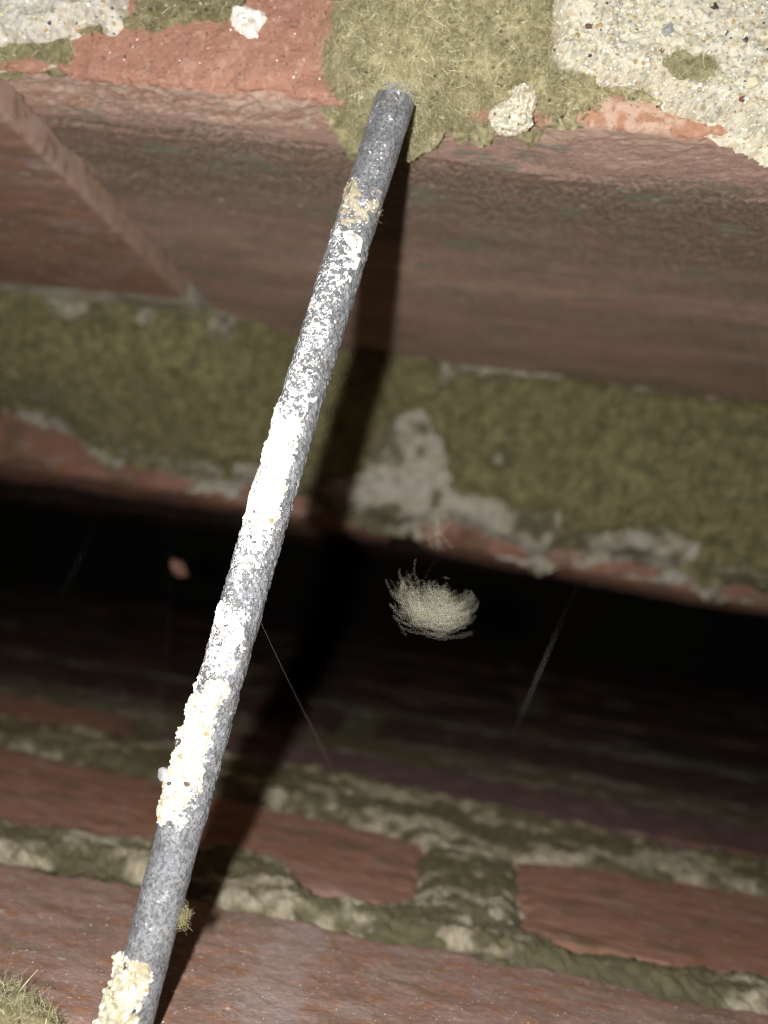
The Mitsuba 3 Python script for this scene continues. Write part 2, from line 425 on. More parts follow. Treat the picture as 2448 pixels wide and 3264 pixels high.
# mortar bed between the two upper courses: the ledge that carries the moss
def ledge_z(x, y):
    up = 20 * sm(-36, -58, x) * sm(13, 40, y)
    q = np.stack([x, y, 0 * x], 1)
    return -107.5 + up + 4.2 * (nz(q, 0.07, 5) - 0.5) * 2 * 0.6


ledge = [(-200, 26), (-104, 25), (-90, 23), (-80, 16.5), (-70, 15.4), (-50, 14.5), (-32, 14), (-24, 12.5), (-17, 10.2), (-11, 12.2), (-4, 13.0), (3, 11.0), (9, 9.6), (14, 8.0), (20, 11.0), (28, 10.5), (38, 9.6),
         (44, 9.8), (50, 7.4), (58, 8.0), (75, 7), (180, 6), (180, 60), (-200, 60)]
led_v, led_f, led_h, _ = sheet(ledge, 0.8, lambda sd, x, y: -4.8 + 5.2 * sm(-0.6, 2.2, sd) + 1.5 * (nz(np.stack([x, y, 0 * x], 1), 0.45, 12) - 0.5) + 0.5 * (nz(np.stack([x, y, 0 * x], 1), 1.6, 13, 2) - 0.5),
                               margin=2.5, warp=1.6, wfreq=0.35, seed=4, level=ledge_z)
obj('mortar_ledge', led_v, led_f, 'ledge_mortar', FAR, label='pale mortar ledge between the courses, edged raggedly towards the dark cavity')
# mortar of the other joints, set back behind the faces
obj('mortar_core', *block(axis_grid((-298, 298, 20)), axis_grid((16, 146, 20)), axis_grid((g0, -118, 12)), 1, 0.3, 0.2, 0, 90), 'joint_mortar', FAR)
obj('mortar_core', *block(axis_grid((-278, 298, 20)), axis_grid((YA + 6, 145, 20)), axis_grid((-106, -6, 10)), 1, 0.3, 0.2, 0, 91), 'joint_mortar', FAR)

obj('mortar_bed', *block(axis_grid((-280, -57.5, 3)), axis_grid((44.5, 148, 4)), axis_grid((-112, -70, 3)), 1, 0.8, 0.3, 0, 92), 'ledge_mortar', FAR)
# mortar left on the bed: a slab at the right, a corner at the left and two lumps
SLAB = [(-0.5, 64), (-0.1, 54.9), (0.0, 52.6), (1.0, 50.4), (2.7, 50.0), (4.8, 50.5), (5.4, 49.4), (8.0, 49.2), (10.5, 49.0), (12.0, 47.8), (13.7, 47.6), (15.8, 47.5), (18.4, 46.7), (21.8, 45.5), (25.2, 44.7), (34, 44.2), (34, 64)]
CORNER = [(-66, 46.4), (-57.6, 46.9), (-53.8, 47.6), (-51.4, 47.9), (-49.2, 48.8), (-47.9, 50.1), (-46.1, 50.9), (-44.2, 50.7), (-42.7, 52.0), (-43.0, 56), (-43, 64), (-66, 64)]


def slab_h(top, seed, rim=1.0):
    def h(sd, x, y):
        q = np.stack([x, y, 0 * x], 1)
        return -0.5 + (top + 0.5) * sm(-0.25, 1.7 * rim, sd) + 1.1 * (nz(q, 0.35, seed) - 0.5) + 0.50 * (nz(q, 1.2, seed + 1, 3) - 0.5) + 0.24 * (nz(q, 3.6, seed + 2, 2) - 0.5)
    return h


def add_grains(parent, v, f, keep, n, seed, size=(0.09, 0.2), mix_of=('cream_grain', 'white_grain', 'tan_grain', 'dark_grain'), share=(0.42, 0.3, 0.2, 0.08), sink=0.25, name='sand_grain'):
    g = np.random.default_rng(seed)
    p, nr = on_mesh(v, f, n, keep.astype(float), g)
    r = np.exp(g.uniform(np.log(size[0]), np.log(size[1]), n))
    which = g.choice(len(mix_of), n, p=share)
    for i, m in enumerate(mix_of):
        s = which == i
        if s.any():
            sv, sf = stones((p - nr * (r * sink)[:, None])[s], r[s], 1, seed + i)
            obj(name, sv, sf, m, parent, kind='stuff')


v, f, h, sd = sheet(SLAB, 0.14, slab_h(3.4, 50), margin=1.2, warp=0.55, wfreq=0.9, seed=51)
SLAB_V = v
slab = obj('mortar_bed', v, f, 'pale_mortar', FAR, label='gritty cream mortar slab at the right end of the brick bed')
add_grains(slab, v, f, sd > -0.25, 4200, 52, (0.05, 0.24), ('cream_grain', 'white_grain', 'tan_grain', 'dark_grain', 'sand_grey'), (0.40, 0.24, 0.14, 0.03, 0.19))


def surface_at(v, x, y):
    return v[np.argmin((v[:, 0] - x) ** 2 + (v[:, 1] - y) ** 2), 2]


for x, y, r, m in [(3.7, 54.0, 0.62, 'plum_grain'), (11.1, 54.2, 0.70, 'grey_pebble'), (12.4, 57.5, 0.48, 'tan_grain'), (20.6, 53.3, 0.45, 'dark_grain'), (18.2, 53.9, 0.30, 'dark_grain'), (10.6, 52.3, 0.42, 'plum_grain'),
                   (6.6, 57.2, 0.33, 'dark_grain'), (14.9, 56.8, 0.4, 'dark_grain'), (19.4, 50.1, 0.8, 'cream_grain'), (2.6, 52.9, 0.3, 'tan_grain'), (22.3, 49.0, 0.45, 'tan_grain'), (8.2, 54.7, 0.35, 'cream_grain'), (18.5, 48.3, 0.26, 'plum_grain')]:
    obj('pebble', *stones([np.array([x, y, surface_at(v, x, y) - 0.2 * r])], [r], 2, int(x * 10), 0.45, 0.6), m, slab)
v, f, h, sd = sheet(CORNER, 0.16, slab_h(2.6, 60), margin=1.2, warp=0.5, wfreq=0.9, seed=61)
corner = obj('mortar_bed', v, f, 'grey_mortar', FAR, label='greyer mortar patch on the bed in the top left corner')
add_grains(corner, v, f, sd > 0.0, 900, 62, (0.08, 0.28))
LUMP1 = [(-32.4, 53.4), (-32.2, 54.7), (-30.5, 55.2), (-28.5, 54.8), (-28.1, 53.5), (-28.9, 51.7), (-29.8, 51.2), (-31.3, 52.0)]
LUMP2 = [(-4.3, 45.6), (-3.9, 46.4), (-3.0, 46.9), (-2.7, 48.3), (-1.6, 48.7), (-0.7, 47.9), (0.0, 46.5), (-0.3, 45.3), (-1.2, 44.6), (-2.2, 44.1), (-3.3, 44.5)]
v, f, h, sd = sheet(LUMP1, 0.09, slab_h(1.3, 70, 0.6), margin=0.6, warp=0.3, wfreq=1.5, seed=71)
obj('mortar_lump', v, f, 'lime', FAR, label='bright white mortar lump on the red brick bed')


g = np.random.default_rng(83)
vs, fs = [], []
for i, (c, r) in enumerate([((-2.4, 45.7, 0.5), (2.0, 1.5, 1.7)), ((-1.6, 47.2, 1.0), (1.25, 1.7, 1.3))]):
    bv, bf = ICO[3]
    for _ in range(1):
        m = trimesh.Trimesh(bv, bf, process=False).subdivide()
    bv, bf = np.array(m.vertices) / np.linalg.norm(m.vertices, axis=1, keepdims=True), np.array(m.faces)
    p = bv * np.array(r) + np.array(c)
    vs.append(p + bv * (0.9 * (nz(p, 0.6, 80) - 0.5) + 0.7 * (nz(p, 1.7, 81, 3) - 0.5) + 0.25 * (nz(p, 4.0, 82, 2) - 0.5))[:, None])
    fs.append(bf + i * len(bv))
v, f = np.vstack(vs), np.vstack(fs)
l2 = obj('mortar_lump', v, f, 'pale_mortar', FAR, label='small cream mortar lump poking from the fibre over the brick arris')
add_grains(l2, v, f, v[:, 2] > 0.3, 200, 83, (0.06, 0.22))
# loose pale sand and dark crumbs on the red bed
g = np.random.default_rng(91)
c = np.stack([g.uniform(-50, -22, 170), g.uniform(48.0, 56, 170) + 0, np.full(170, 0.0)], 1)
for m, s in (('white_grain', slice(0, 40)), ('plum_grain', slice(40, 80)), ('tan_grain', slice(80, 170))):
    obj('sand_grain', *stones(c[s], np.exp(g.uniform(np.log(0.06), np.log(0.16), len(c[s]))), 1, 92), m, FAR, kind='stuff')

# ------------------------------------------------------------------ near leaf (lower in the picture)
NEAR = 'brick_wall_001'
tag(NEAR, 'reddish brick wall leaf at the bottom with wide mossy mortar joints', 'brick wall')
YB = -42.0


def quad(c):
    """Bends a unit-length box (x, z in 0..1 of its own range) onto four face corners (x, z): top left, top right, bottom right, bottom left."""
    tl, tr, br, bl = (np.array(q, float) for q in c)

    def fn(v, lo, hi):
        s, t = (v[:, 0] - lo[0]) / (hi[0] - lo[0]), (v[:, 2] - lo[1]) / (hi[1] - lo[1])
        top, bot = tl + (tr - tl) * s[:, None], bl + (br - bl) * s[:, None]
        p = bot + (top - bot) * t[:, None]
        return np.stack([p[:, 0], v[:, 1], p[:, 1]], 1)
    return fn


def near_brick(corners, mat, step, seed, proud=0.0, rough=0.35, chip=1.2, radius=2.0, label=None, extra=None):
    c = np.array(corners, float)
    lo, hi = c.min(0), c.max(0)
    bend = quad(corners)
    v, f = block(axis_grid((lo[0], hi[0], step)), axis_grid((-148, YB + proud - 12, 24), (YB + proud - 12, YB + proud, min(step, 2.5))), axis_grid((lo[1], hi[1], step)), radius, rough, 0.3, chip, seed,
                 shape=lambda v: bend(v, lo, hi), extra=extra)
    return obj('brick', *weld(v, f), mat, NEAR, label=label)


near_brick([(-112, 9.5), (62, 9.5), (62, -21), (-112, -28)], 'near_brick', 0.45, 101, 0.3, 0.35, 0.9, 1.6, 'brown topmost brick of the lower wall leaf, streaked and flecked',
           extra=lambda v, e: 0.22 * (nz(v, 1.0, 102, 3) - 0.5) + 0.22 * (nz(v, 2.5, 103, 2) - 0.5))
top_brick = NEAR + '__brick'
tv, tf = np.array(meshkit.WRITTEN[scene[top_brick]['filename']][0]) / S, np.array(meshkit.WRITTEN[scene[top_brick]['filename']][1])
add_grains(top_brick, tv, tf, (tv[:, 1] > YB - 1) & (np.abs(tv[:, 0]) < 60), 420, 115, (0.035, 0.10), ('white_grain', 'cream_grain'), (0.6, 0.4), 0.2)
near_brick([(72, 9.5), (290, 9.5), (290, -22), (72, -22)], 'near_brick', 3, 104)
near_brick([(-290, 9.5), (-122, 9.5), (-122, -30), (-290, -30)], 'near_brick', 3, 105)
near_brick([(-98, -43), (-1, -34), (-1, -66), (-98, -86)], 'red_brick', 0.7, 106, 0.0, 0.5, 0.9, label='red brick left of the mossy upright joint')
near_brick([(12, -32), (140, -25), (140, -84), (12, -66)], 'red_brick', 0.7, 107, 0.3, 0.5, 0.9, label='red brick right of the mossy upright joint')
near_brick([(-290, -44), (-110, -44), (-110, -88), (-290, -88)], 'red_brick', 4, 108)
near_brick([(150, -32), (290, -32), (290, -92), (150, -92)], 'red_brick', 4, 109)
near_brick([(-62, -105), (150, -84), (150, -112), (-62, -130)], 'purple_brick', 1.2, 110, 1.0, label='dark purplish brick deeper in the cavity')
near_brick([(-290, -106), (-74, -106), (-74, -134), (-290, -134)], 'red_brick', 3, 111)
near_brick([(160, -92), (290, -92), (290, -118), (160, -118)], 'purple_brick', 4, 112)
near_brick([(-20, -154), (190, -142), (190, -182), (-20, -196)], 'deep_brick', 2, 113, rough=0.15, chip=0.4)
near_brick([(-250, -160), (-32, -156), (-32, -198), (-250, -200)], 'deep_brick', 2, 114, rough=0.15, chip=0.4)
z, k = -214.0, 0
while z > g0:
    for i in range(-1, 3):
        x0 = -300 + (i + 0.5 * (k % 2)) * 225
        a, b = max(x0, -298), min(x0 + 214, 298)
        if b - a > 20:
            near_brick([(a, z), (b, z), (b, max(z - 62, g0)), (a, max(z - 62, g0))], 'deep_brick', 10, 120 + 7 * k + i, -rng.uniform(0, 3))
    z, k = z - 76, k + 1


def joint(poly, out, step, seed, label=None, warp=1.6, mat='joint_mortar', rough=0.9, parent=NEAR):
    """Mortar squeezed from a joint: a ragged relief on the face, its edges lapping over the bricks."""
    def h(sd, x, y):
        q = np.stack([x, y, 0 * x + seed], 1)
        return -1.3 + (1.3 + out) * sm(-1.5, 3.0, sd) + rough * (1.6 * (nz(q, 0.16, seed) - 0.5) + 1.5 * (nz(q, 0.6, seed + 1, 3) - 0.5) + 1.0 * (nz(q, 1.5, seed + 2, 3) - 0.5) + 0.6 * (nz(q, 3.2, seed + 3, 2) - 0.5))
    v, f, hh, sd = sheet(poly, step, h, 2.5, warp, 0.35, seed, '+y', YB)
    return obj('mortar_joint', v, f, mat, parent, label=label), v, f, sd


obj('mortar_core', *block(axis_grid((-295, 295, 20)), axis_grid((-146, YB - 4, 20)), axis_grid((g0, 4, 10)), 1, 0.3, 0.2, 0, 131), 'joint_mortar', NEAR)
j1, j1v, j1f, j1s = joint([(-130, -29), (-90, -28.5), (-54, -27), (-44, -31), (-34, -29.5), (-24, -26.0), (-12, -26.0), (0, -25.5), (7, -24.2), (21, -24.0), (39, -22.5), (90, -22.5), (130, -22.5),
                           (130, -36), (60, -34), (48, -31), (41, -33), (33, -32), (27, -30.0), (18, -30.5), (11.5, -35), (0, -37.5), (-4, -35.0), (-13, -32), (-20, -43), (-27, -46), (-41, -41.5), (-58, -38), (-90, -42.5), (-130, -43)],
                          1.1, 0.34, 140, 'pale ragged mortar along the first bed joint', 0.9)
j2, j2v, j2f, j2s = joint([(-1.5, -34), (12.5, -33), (13.5, -64), (40, -67), (70, -71), (130, -81), (130, -83), (70, -91), (46, -90), (21, -95), (-5, -102), (-25, -106.5), (-62, -104), (-130, -104), (-130, -88),
                           (-84, -85), (-60, -82), (-32, -77), (-7, -71), (-2, -65)], 1.3, 0.45, 150, 'wide mossy joint with an upright joint running from it', 1.5)
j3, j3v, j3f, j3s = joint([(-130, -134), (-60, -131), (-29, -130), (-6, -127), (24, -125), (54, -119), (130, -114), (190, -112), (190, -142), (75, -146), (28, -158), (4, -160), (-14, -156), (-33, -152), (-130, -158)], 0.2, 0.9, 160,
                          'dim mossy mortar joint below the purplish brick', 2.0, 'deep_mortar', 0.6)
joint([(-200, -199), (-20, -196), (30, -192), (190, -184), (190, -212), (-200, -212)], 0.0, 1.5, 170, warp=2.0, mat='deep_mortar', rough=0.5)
# upright joint of the topmost course and the bedding that holds the tie
obj('mortar_joint', *block(axis_grid((61, 73, 1)), axis_grid((-146, -43.5, 12)), axis_grid((-22, 9, 1)), 1, 0.5, 0.4, 0.6, 171), 'joint_mortar', NEAR)
BED = [(-60, -46), (-26, -45.5), (-18, -45.5), (30, -46), (60, -47), (60, -120), (-60, -120)]
v, f, h, sd = sheet(BED, 0.9, lambda sd, x, y: -1 + 4.5 * sm(-0.5, 2.5, sd) + 1.6 * (nz(np.stack([x, y, 0 * x], 1), 0.2, 180) - 0.5), 2, 1.0, 0.3, 181, 'z', 9.0)
obj('mortar_bed', v, f, 'pale_mortar', NEAR)

# ------------------------------------------------------------------ wall tie
TIE = 'wall_tie'
P0, P1, RT = np.array([-13.35, 46.2, 3.2]), np.array([-22.55, -39.4, 12.0]), 1.9
AX = (P1 - P0) / np.linalg.norm(P1 - P0)
LT = float(np.linalg.norm(P1 - P0))
E1 = np.array([0, 0, 1.0]) - AX * AX[2]
E1 /= np.linalg.norm(E1)
E2 = np.cross(E1, AX)            # to the right in the picture
BOW = 0.75                       # the wire is bent a little to the left


def on_tie(t, th, r):
    t, th = np.asarray(t)[..., None], np.asarray(th)[..., None]
    return P0 + AX * LT * t - E2 * (BOW * 4 * t * (1 - t)) + np.asarray(r)[..., None] * (np.cos(th) * E1 + np.sin(th) * E2)


def tie_metal(p, n, uv):
    """Weathered zinc, speckled with lime where mortar fell on it: sparse at both ends, dense in the middle."""
    x, y, z = mm(p)
    qx, qy, qz = x - float(P0[0]), y - float(P0[1]), z - float(P0[2])
    t = (qx * float(AX[0]) + qy * float(AX[1]) + qz * float(AX[2])) / LT
    a = qx * float(E1[0]) + qy * float(E1[1]) + qz * float(E1[2])
    b = qx * float(E2[0]) + qy * float(E2[1]) + qz * float(E2[2])
    th = dr.atan2(b + BOW * 4 * t * (1 - t), a)
    w1, w2 = fbm(x * 0.9, y * 0.9, z * 0.9, 3), fbm(x * 4.6, y * 4.6, z * 4.6, 3)
    zinc = mix((0.12, 0.12, 0.122), (0.265, 0.265, 0.273), smoothstep(0.3, 0.7, 0.4 * w1 + 0.6 * w2))
    zinc = mix(zinc, (0.22, 0.225, 0.255), smoothstep(0.52, 0.66, fbm(x * 0.5 + 7, y * 0.5, z * 0.5, 3)) * 0.5)
    zinc = mix(zinc, (0.07, 0.07, 0.073), smoothstep(0.50, 0.70, fbm(x * 5.5 + 3, y * 5.5, z * 5.5, 2)) * 0.75)
    cover = 0.05 + 0.12 * smoothstep(0.08, 0.14, t) + 0.22 * smoothstep(0.14, 0.21, t) + 0.27 * smoothstep(0.34, 0.46, t)
    cover = cover - 0.14 * smoothstep(0.50, 0.54, t) - 0.26 * smoothstep(0.55, 0.575, t) + 0.36 * smoothstep(0.585, 0.605, t) - 0.08 * smoothstep(0.63, 0.65, t)
    cover = cover - 0.16 * smoothstep(0.655, 0.68, t) - 0.50 * smoothstep(0.80, 0.825, t) + 0.06 * smoothstep(0.90, 0.96, t)
    cover = cover + 0.22 * (fbm(x * 0.45, y * 0.45, z * 0.45 + 3, 3) - 0.5)
    side = 0.25 * smoothstep(0.45, 1.0, th + 0.5 * (w1 - 0.5)) + 0.18 * smoothstep(0.9, 1.4, -th)
    s = 0.46 * w2 + 0.28 * w1 + 0.26 * noise(x * 8.5, y * 8.5, z * 8.5)
    edge = 0.66 - 0.32 * cover + side
    lime = smoothstep(edge - 0.022, edge + 0.022, s)
    col = mix(zinc, mix((0.62, 0.61, 0.58), (0.88, 0.87, 0.84), smoothstep(edge, edge + 0.08, s)), lime)
    return mix(col, (0.42, 0.24, 0.10), smoothstep(0.83, 0.87, noise(x * 2.2 + 5, y * 2.2, z * 2.2)) * lime * 0.7)


def tie_bump(p, n, uv):
    x, y, z = mm(p)
    return 0.7 * fbm(x * 3.4, y * 3.4, z * 3.4, 4) + 0.3 * noise(x * 9, y * 9, z * 9)


material('zinc', tie_metal, 0.62, 0.5, tie_bump, 0.00014)
t = np.concatenate([[-0.24], np.linspace(-0.12, 1.02, 760), [1.10, 1.30]])
th = np.linspace(0, 2 * np.pi, 97)
gt, gth = np.meshgrid(t, th, indexing='ij')
v = on_tie(gt.ravel(), gth.ravel(), np.full(gt.size, RT))
rad = RT + 0.10 * (nz(v, 0.8, 200, 3) - 0.5) + 0.05 * (nz(v, 3.0, 201, 3) - 0.5) + 0.09 * (sm(0.12, 0.2, gt.ravel()) - sm(0.80, 0.82, gt.ravel())) * sm(0.5, 0.62, nz(v, 2.2, 202, 3))
tie = on_tie(gt.ravel(), gth.ravel(), rad)
scene[TIE] = mikit.ply((tie * S, grid_faces(len(t), len(th))[:, ::-1]), 'zinc', smooth=True)
tag(TIE, 'grey galvanised wire wall tie crusted with white mortar, crossing the cavity from leaf to leaf', 'wall tie')


def crust(t0, t1, a0, a1, top, seed, mat, label, wob=0.5, lump=0.5, grains=0, gsize=(0.14, 0.4), share=(0.4, 0.38, 0.16, 0.06), taper=0.4):
    """Mortar stuck to the tie between t0 and t1, from angle a0 to a1 (0 = up, positive = right)."""
    ts, an = np.arange(t0 - 0.02, t1 + 0.02, 0.0014), np.radians(np.arange(a0 - 25, a1 + 25, 2.2))
    gt, ga = np.meshgrid(ts, an, indexing='ij')
    gt, ga = gt.ravel(), ga.ravel()
    q = on_tie(gt, ga, np.full(gt.size, RT))
    sd = np.minimum(np.minimum(gt - t0, t1 - gt) * LT * taper, np.minimum(ga - np.radians(a0), np.radians(a1) - ga) * RT) + wob * 2 * (nz(q, 0.75, seed) - 0.5)
    h = -0.35 + (top + 0.35) * sm(-0.3, 0.7, sd) + lump * (nz(q, 0.9, seed + 1, 3) - 0.5) + 0.30 * (nz(q, 2.6, seed + 2, 2) - 0.5) * sm(-0.2, 0.4, sd)
    v, f = on_tie(gt, ga, RT + h), grid_faces(len(ts), len(an))[:, ::-1]
    f = f[(sd[f] > -0.5).any(1)]
    used, inv = np.unique(f, return_inverse=True)
    v, f, sd = v[used], inv.reshape(f.shape), sd[used]
    key = obj('mortar_crust', v, f, mat, TIE, label=label)
    if grains:
        nrm = np.cross(v[f[:, 1]] - v[f[:, 0]], v[f[:, 2]] - v[f[:, 0]])
        add_grains(key, v, f, sd > 0.05, grains, seed + 3, gsize, share=share, sink=0.1)
    return key


crust(0.126, 0.186, -78, 60, 0.07, 210, 'tan_mortar', 'tan weathered mortar crust near the upper end of the tie', 1.5, 0.6, 50, (0.06, 0.13), (0.5, 0.3, 0.15, 0.05))
crust(0.18, 0.228, 0, 60, 0.06, 220, 'lime', None, 1.3, 0.4)
crust(0.375, 0.52, -88, 46, 0.14, 230, 'lime', 'broad white lime crust at the middle of the tie', 1.5, 0.45, 70, (0.06, 0.13), (0.3, 0.66, 0.03, 0.01))
crust(0.596, 0.64, -70, 50, 0.12, 240, 'lime', None, 1.3, 0.45, 30, (0.08, 0.18), (0.3, 0.62, 0.05, 0.03))
c5 = crust(0.662, 0.816, -78, 34, 0.45, 250, 'crust_mortar', 'thick gritty cream mortar crust low on the tie', 1.4, 0.7, 300, (0.07, 0.20), (0.46, 0.48, 0.05, 0.01))
c6 = crust(0.945, 1.10, -95, 22, 0.75, 260, 'cream_mortar', 'gritty mortar lump at the lower end of the tie', 1.3, 0.9, 240, (0.09, 0.28), (0.5, 0.4, 0.08, 0.02))
for tt, an, r, m in [(0.772, -84, 0.62, 'grey_pebble'), (0.738, -52, 0.34, 'dark_grain'), (0.771, 2, 0.28, 'plum_grain'), (0.776, -38, 0.22, 'dark_grain'), (0.715, -3, 0.36, 'cream_grain'), (0.722, 12, 0.32, 'tan_grain'),
                     (0.748, -25, 0.30, 'tan_grain'), (0.774, 20, 0.34, 'grey_pebble'), (0.703, -8, 0.2, 'tan_grain')]:
    obj('pebble', *stones([on_tie(tt, np.radians(an), RT + 0.5)], [r], 2, int(tt * 1000), 0.4, 0.6), m, c5)
for tt, an, r, m in [(0.967, -45, 0.16, 'dark_grain'), (0.967, -33, 0.15, 'dark_grain'), (0.983, 5, 0.45, 'cream_grain')]:
    obj('pebble', *stones([on_tie(tt, np.radians(an), RT + 0.7)], [r], 2, int(tt * 1000), 0.4, 0.6), m, c6)
obj('pebble', *stones([on_tie(0.470, np.radians(34), RT + 0.25)], [0.32], 2, 5, 0.4, 0.6), 'cream_grain', TIE)
obj('pebble', *stones([on_tie(0.505, np.radians(24), RT + 0.2)], [0.22], 2, 6, 0.4, 0.6), 'tan_grain', TIE)

# ------------------------------------------------------------------ fibre mats on the far bed
def mat_h(top, seed, rim=1.6, spill=0.0):
    def h(sd, x, y):
        q = np.stack([x, y, 0 * x], 1)
        return -0.7 + (top + 0.7) * sm(-0.4, rim, sd) + 1.3 * (nz(q, 0.28, seed) - 0.5) + 0.6 * (nz(q, 1.1, seed + 1, 3) - 0.5) + 0.25 * (nz(q, 3.2, seed + 2, 2) - 0.5) - spill * (46.6 - y).clip(0, 9)
    return h


def fibre_mat(v, f, keep, bed, label, n, seed, length=0.9, radius=0.022, straw=0.4, specks=0, group=None, cat='fibre mat', fibre=('straw_fibre', 'olive_fibre'), glints=0, rim=0, lift=0.32):
    g = np.random.default_rng(seed)
    key = obj('fibre_mat', v, f, bed, label=label, cat=cat, group=group)
    for m, k in ((fibre[0], int(n * straw)), (fibre[1], int(n * (1 - straw)))):
        p, nr = on_mesh(v, f, k, keep.astype(float), g)
        obj('fibre', *fuzz(p, nr, length, radius, g, lift), m, key, kind='stuff')
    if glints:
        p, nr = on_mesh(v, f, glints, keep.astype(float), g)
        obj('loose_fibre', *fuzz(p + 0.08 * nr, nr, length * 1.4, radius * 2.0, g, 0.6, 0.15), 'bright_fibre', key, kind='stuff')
    if rim:
        edge = np.exp(-((sdist - 0.1) / 0.5) ** 2)
        p, nr = on_mesh(v, f, rim, edge, g)
        nr = nr * 0.4 + g.normal(0, 0.6, nr.shape) - np.array([0, 0.35, 0.5])
        nr /= np.linalg.norm(nr, axis=1, keepdims=True)
        obj('loose_fibre', *fuzz(p, nr, 0.95, radius * 1.2, g, 1.2, 0.8), fibre[1], key, kind='stuff')
    if specks:
        p, nr = on_mesh(v, f, specks, keep.astype(float), g)
        r = np.exp(g.uniform(np.log(0.06), np.log(0.2), specks))
        q = specks * 3 // 4
        obj('dark_speck', *stones(p[:q] + 0.06 * nr[:q], r[:q], 1, seed), 'peat_grain', key, kind='stuff')
        obj('pale_speck', *stones(p[q:] + 0.06 * nr[q:], r[q:], 1, seed + 1), 'cream_grain', key, kind='stuff')
    return key


M1 = [(-22.0, 50.1), (-21.4, 55.2), (-20.5, 64), (-2.3, 64), (0.6, 57.1), (1.4, 51.8), (5.1, 50.6), (7.2, 49.1), (0.8, 46.9), (-4.4, 46.3), (-8.8, 46.2), (-10.2, 45.6), (-11.6, 44.9), (-16.6, 44.3), (-18.6, 44.9), (-20.7, 46.8)]


def m1_h(sd, x, y):
    # swells over the buried end of the tie and hangs over the arris beside it
    d = np.abs(x - (-13.35 + (y - 46.2) * 0.107))
    h = mat_h(2.7, 300, 2.4)(sd, x, y)
    q = np.stack([x, y, 0 * x], 1)
    h = h + 2.0 * (nz(q, 0.34, 303, 2) - 0.5) - 0.5 * sm(0.60, 0.80, nz(q, 0.85, 304, 2)) * sm(0, 1, sd)
    return h + 5.6 * np.exp(-(d / 4.8) ** 2) * sm(45.2, 46.8, y) - 1.0 * (47.0 - y).clip(0, 9) - 0.8 * (46 - y).clip(0, 9) + 0.9 * np.exp(-((x + 7) / 3) ** 2) * sm(47, 51, y)


v, f, h, sd = sheet(M1, 0.13, m1_h, 1.2, 1.0, 0.8, 301)
sdist = sd
fibre_mat(v, f, sd > -0.2, 'fibre_bed', 'thick olive fibre mat round the upper end of the wire tie', 62000, 302, 0.55, 0.015, 0.42, 240, glints=1500, rim=7000, lift=0.8)
g = np.random.default_rng(305)
n = 700
p = on_tie(g.uniform(-0.012, 0.016, n), g.uniform(-1.6, 1.6, n), np.full(n, RT + 0.05))
nr = -AX + g.normal(0, 0.8, (n, 3)) + 0.5 * E1
nr /= np.linalg.norm(nr, axis=1, keepdims=True)
obj('loose_fibre', *fuzz(p, nr, 0.9, 0.017, g, 0.9, 0.7), 'straw_fibre', 'fibre_mat', kind='stuff')
M2 = [(-64, 49.3), (-52.7, 49.4), (-49.4, 50.3), (-48.0, 51.6), (-44.5, 52.0), (-42.4, 53.0), (-41.7, 58), (-29.4, 58), (-30.9, 54.0), (-32.6, 52.9), (-35.5, 52.9), (-39.2, 51.4), (-43.6, 51.5), (-45.9, 50.7), (-47.8, 49.8),
      (-47.9, 48.1), (-49.3, 47.2), (-52.3, 47.2), (-56.1, 46.3), (-64, 46)]
v, f, h, sd = sheet(M2, 0.18, mat_h(0.9, 310, 1.0), 1.0, 0.7, 0.8, 311)
fibre_mat(v, f, sd > -0.1, 'dull_fibre_bed', 'dull olive fibre band under the grey mortar at top left', 15000, 312, 0.5, 0.016, 0.3, 90, glints=160)
M3 = [(-0.6, 52.1), (3.2, 51.2), (5.1, 51.3), (7.4, 50.4), (10.1, 50.0), (12.4, 49.3), (14.6, 48.9), (12.0, 48.3), (9.3, 48.6), (7.1, 49.0), (5.5, 47.9), (3, 46.7), (-0.7, 47.0)]
v, f, h, sd = sheet(M3, 0.16, mat_h(0.9, 320, 0.9), 1.0, 0.5, 0.9, 321)
fibre_mat(v, f, sd > -0.1, 'fibre_bed', 'thin olive fibre strip between the cream slab and the red brick', 6400, 322, 0.45, 0.016, 0.35, 50, glints=130)
M4 = [(11.2, 52.3), (12.6, 53.0), (15.1, 52.8), (17.2, 51.6), (16.3, 50.0), (15.2, 48.6), (13.0, 49.3), (11.3, 49.6), (10.5, 50.8)]
lv = SLAB_V[:, :2]
tree = __import__('scipy.spatial', fromlist=['cKDTree']).cKDTree(lv)
v, f, h, sd = sheet(M4, 0.14, mat_h(0.5, 330, 1.4), 0.8, 0.8, 0.8, 331, level=lambda x, y: SLAB_V[tree.query(np.stack([x, y], 1))[1], 2])
fibre_mat(v, f, sd > -0.1, 'fibre_bed', 'round olive fibre patch lying on the cream mortar slab', 4400, 332, 0.4, 0.016, 0.4, glints=80)
M5 = [(-64, 5.6), (-39.3, 6.0), (-36.5, 6.3), (-35.1, 6.6), (-32.3, 7.8), (-30.2, 9.4), (-28.0, 11.1), (-25, 15), (-64, 15)]
v, f, h, sd = sheet(M5, 0.18, mat_h(2.2, 340, 1.6), 1.0, 0.7, 0.6, 341, '+y', YB)
fibre_mat(v, f, sd > -0.2, 'dull_fibre_bed', 'olive fibre mat at the bottom left corner on the lower leaf', 16000, 342, 0.6, 0.017, 0.4, 60, glints=300, lift=0.7)
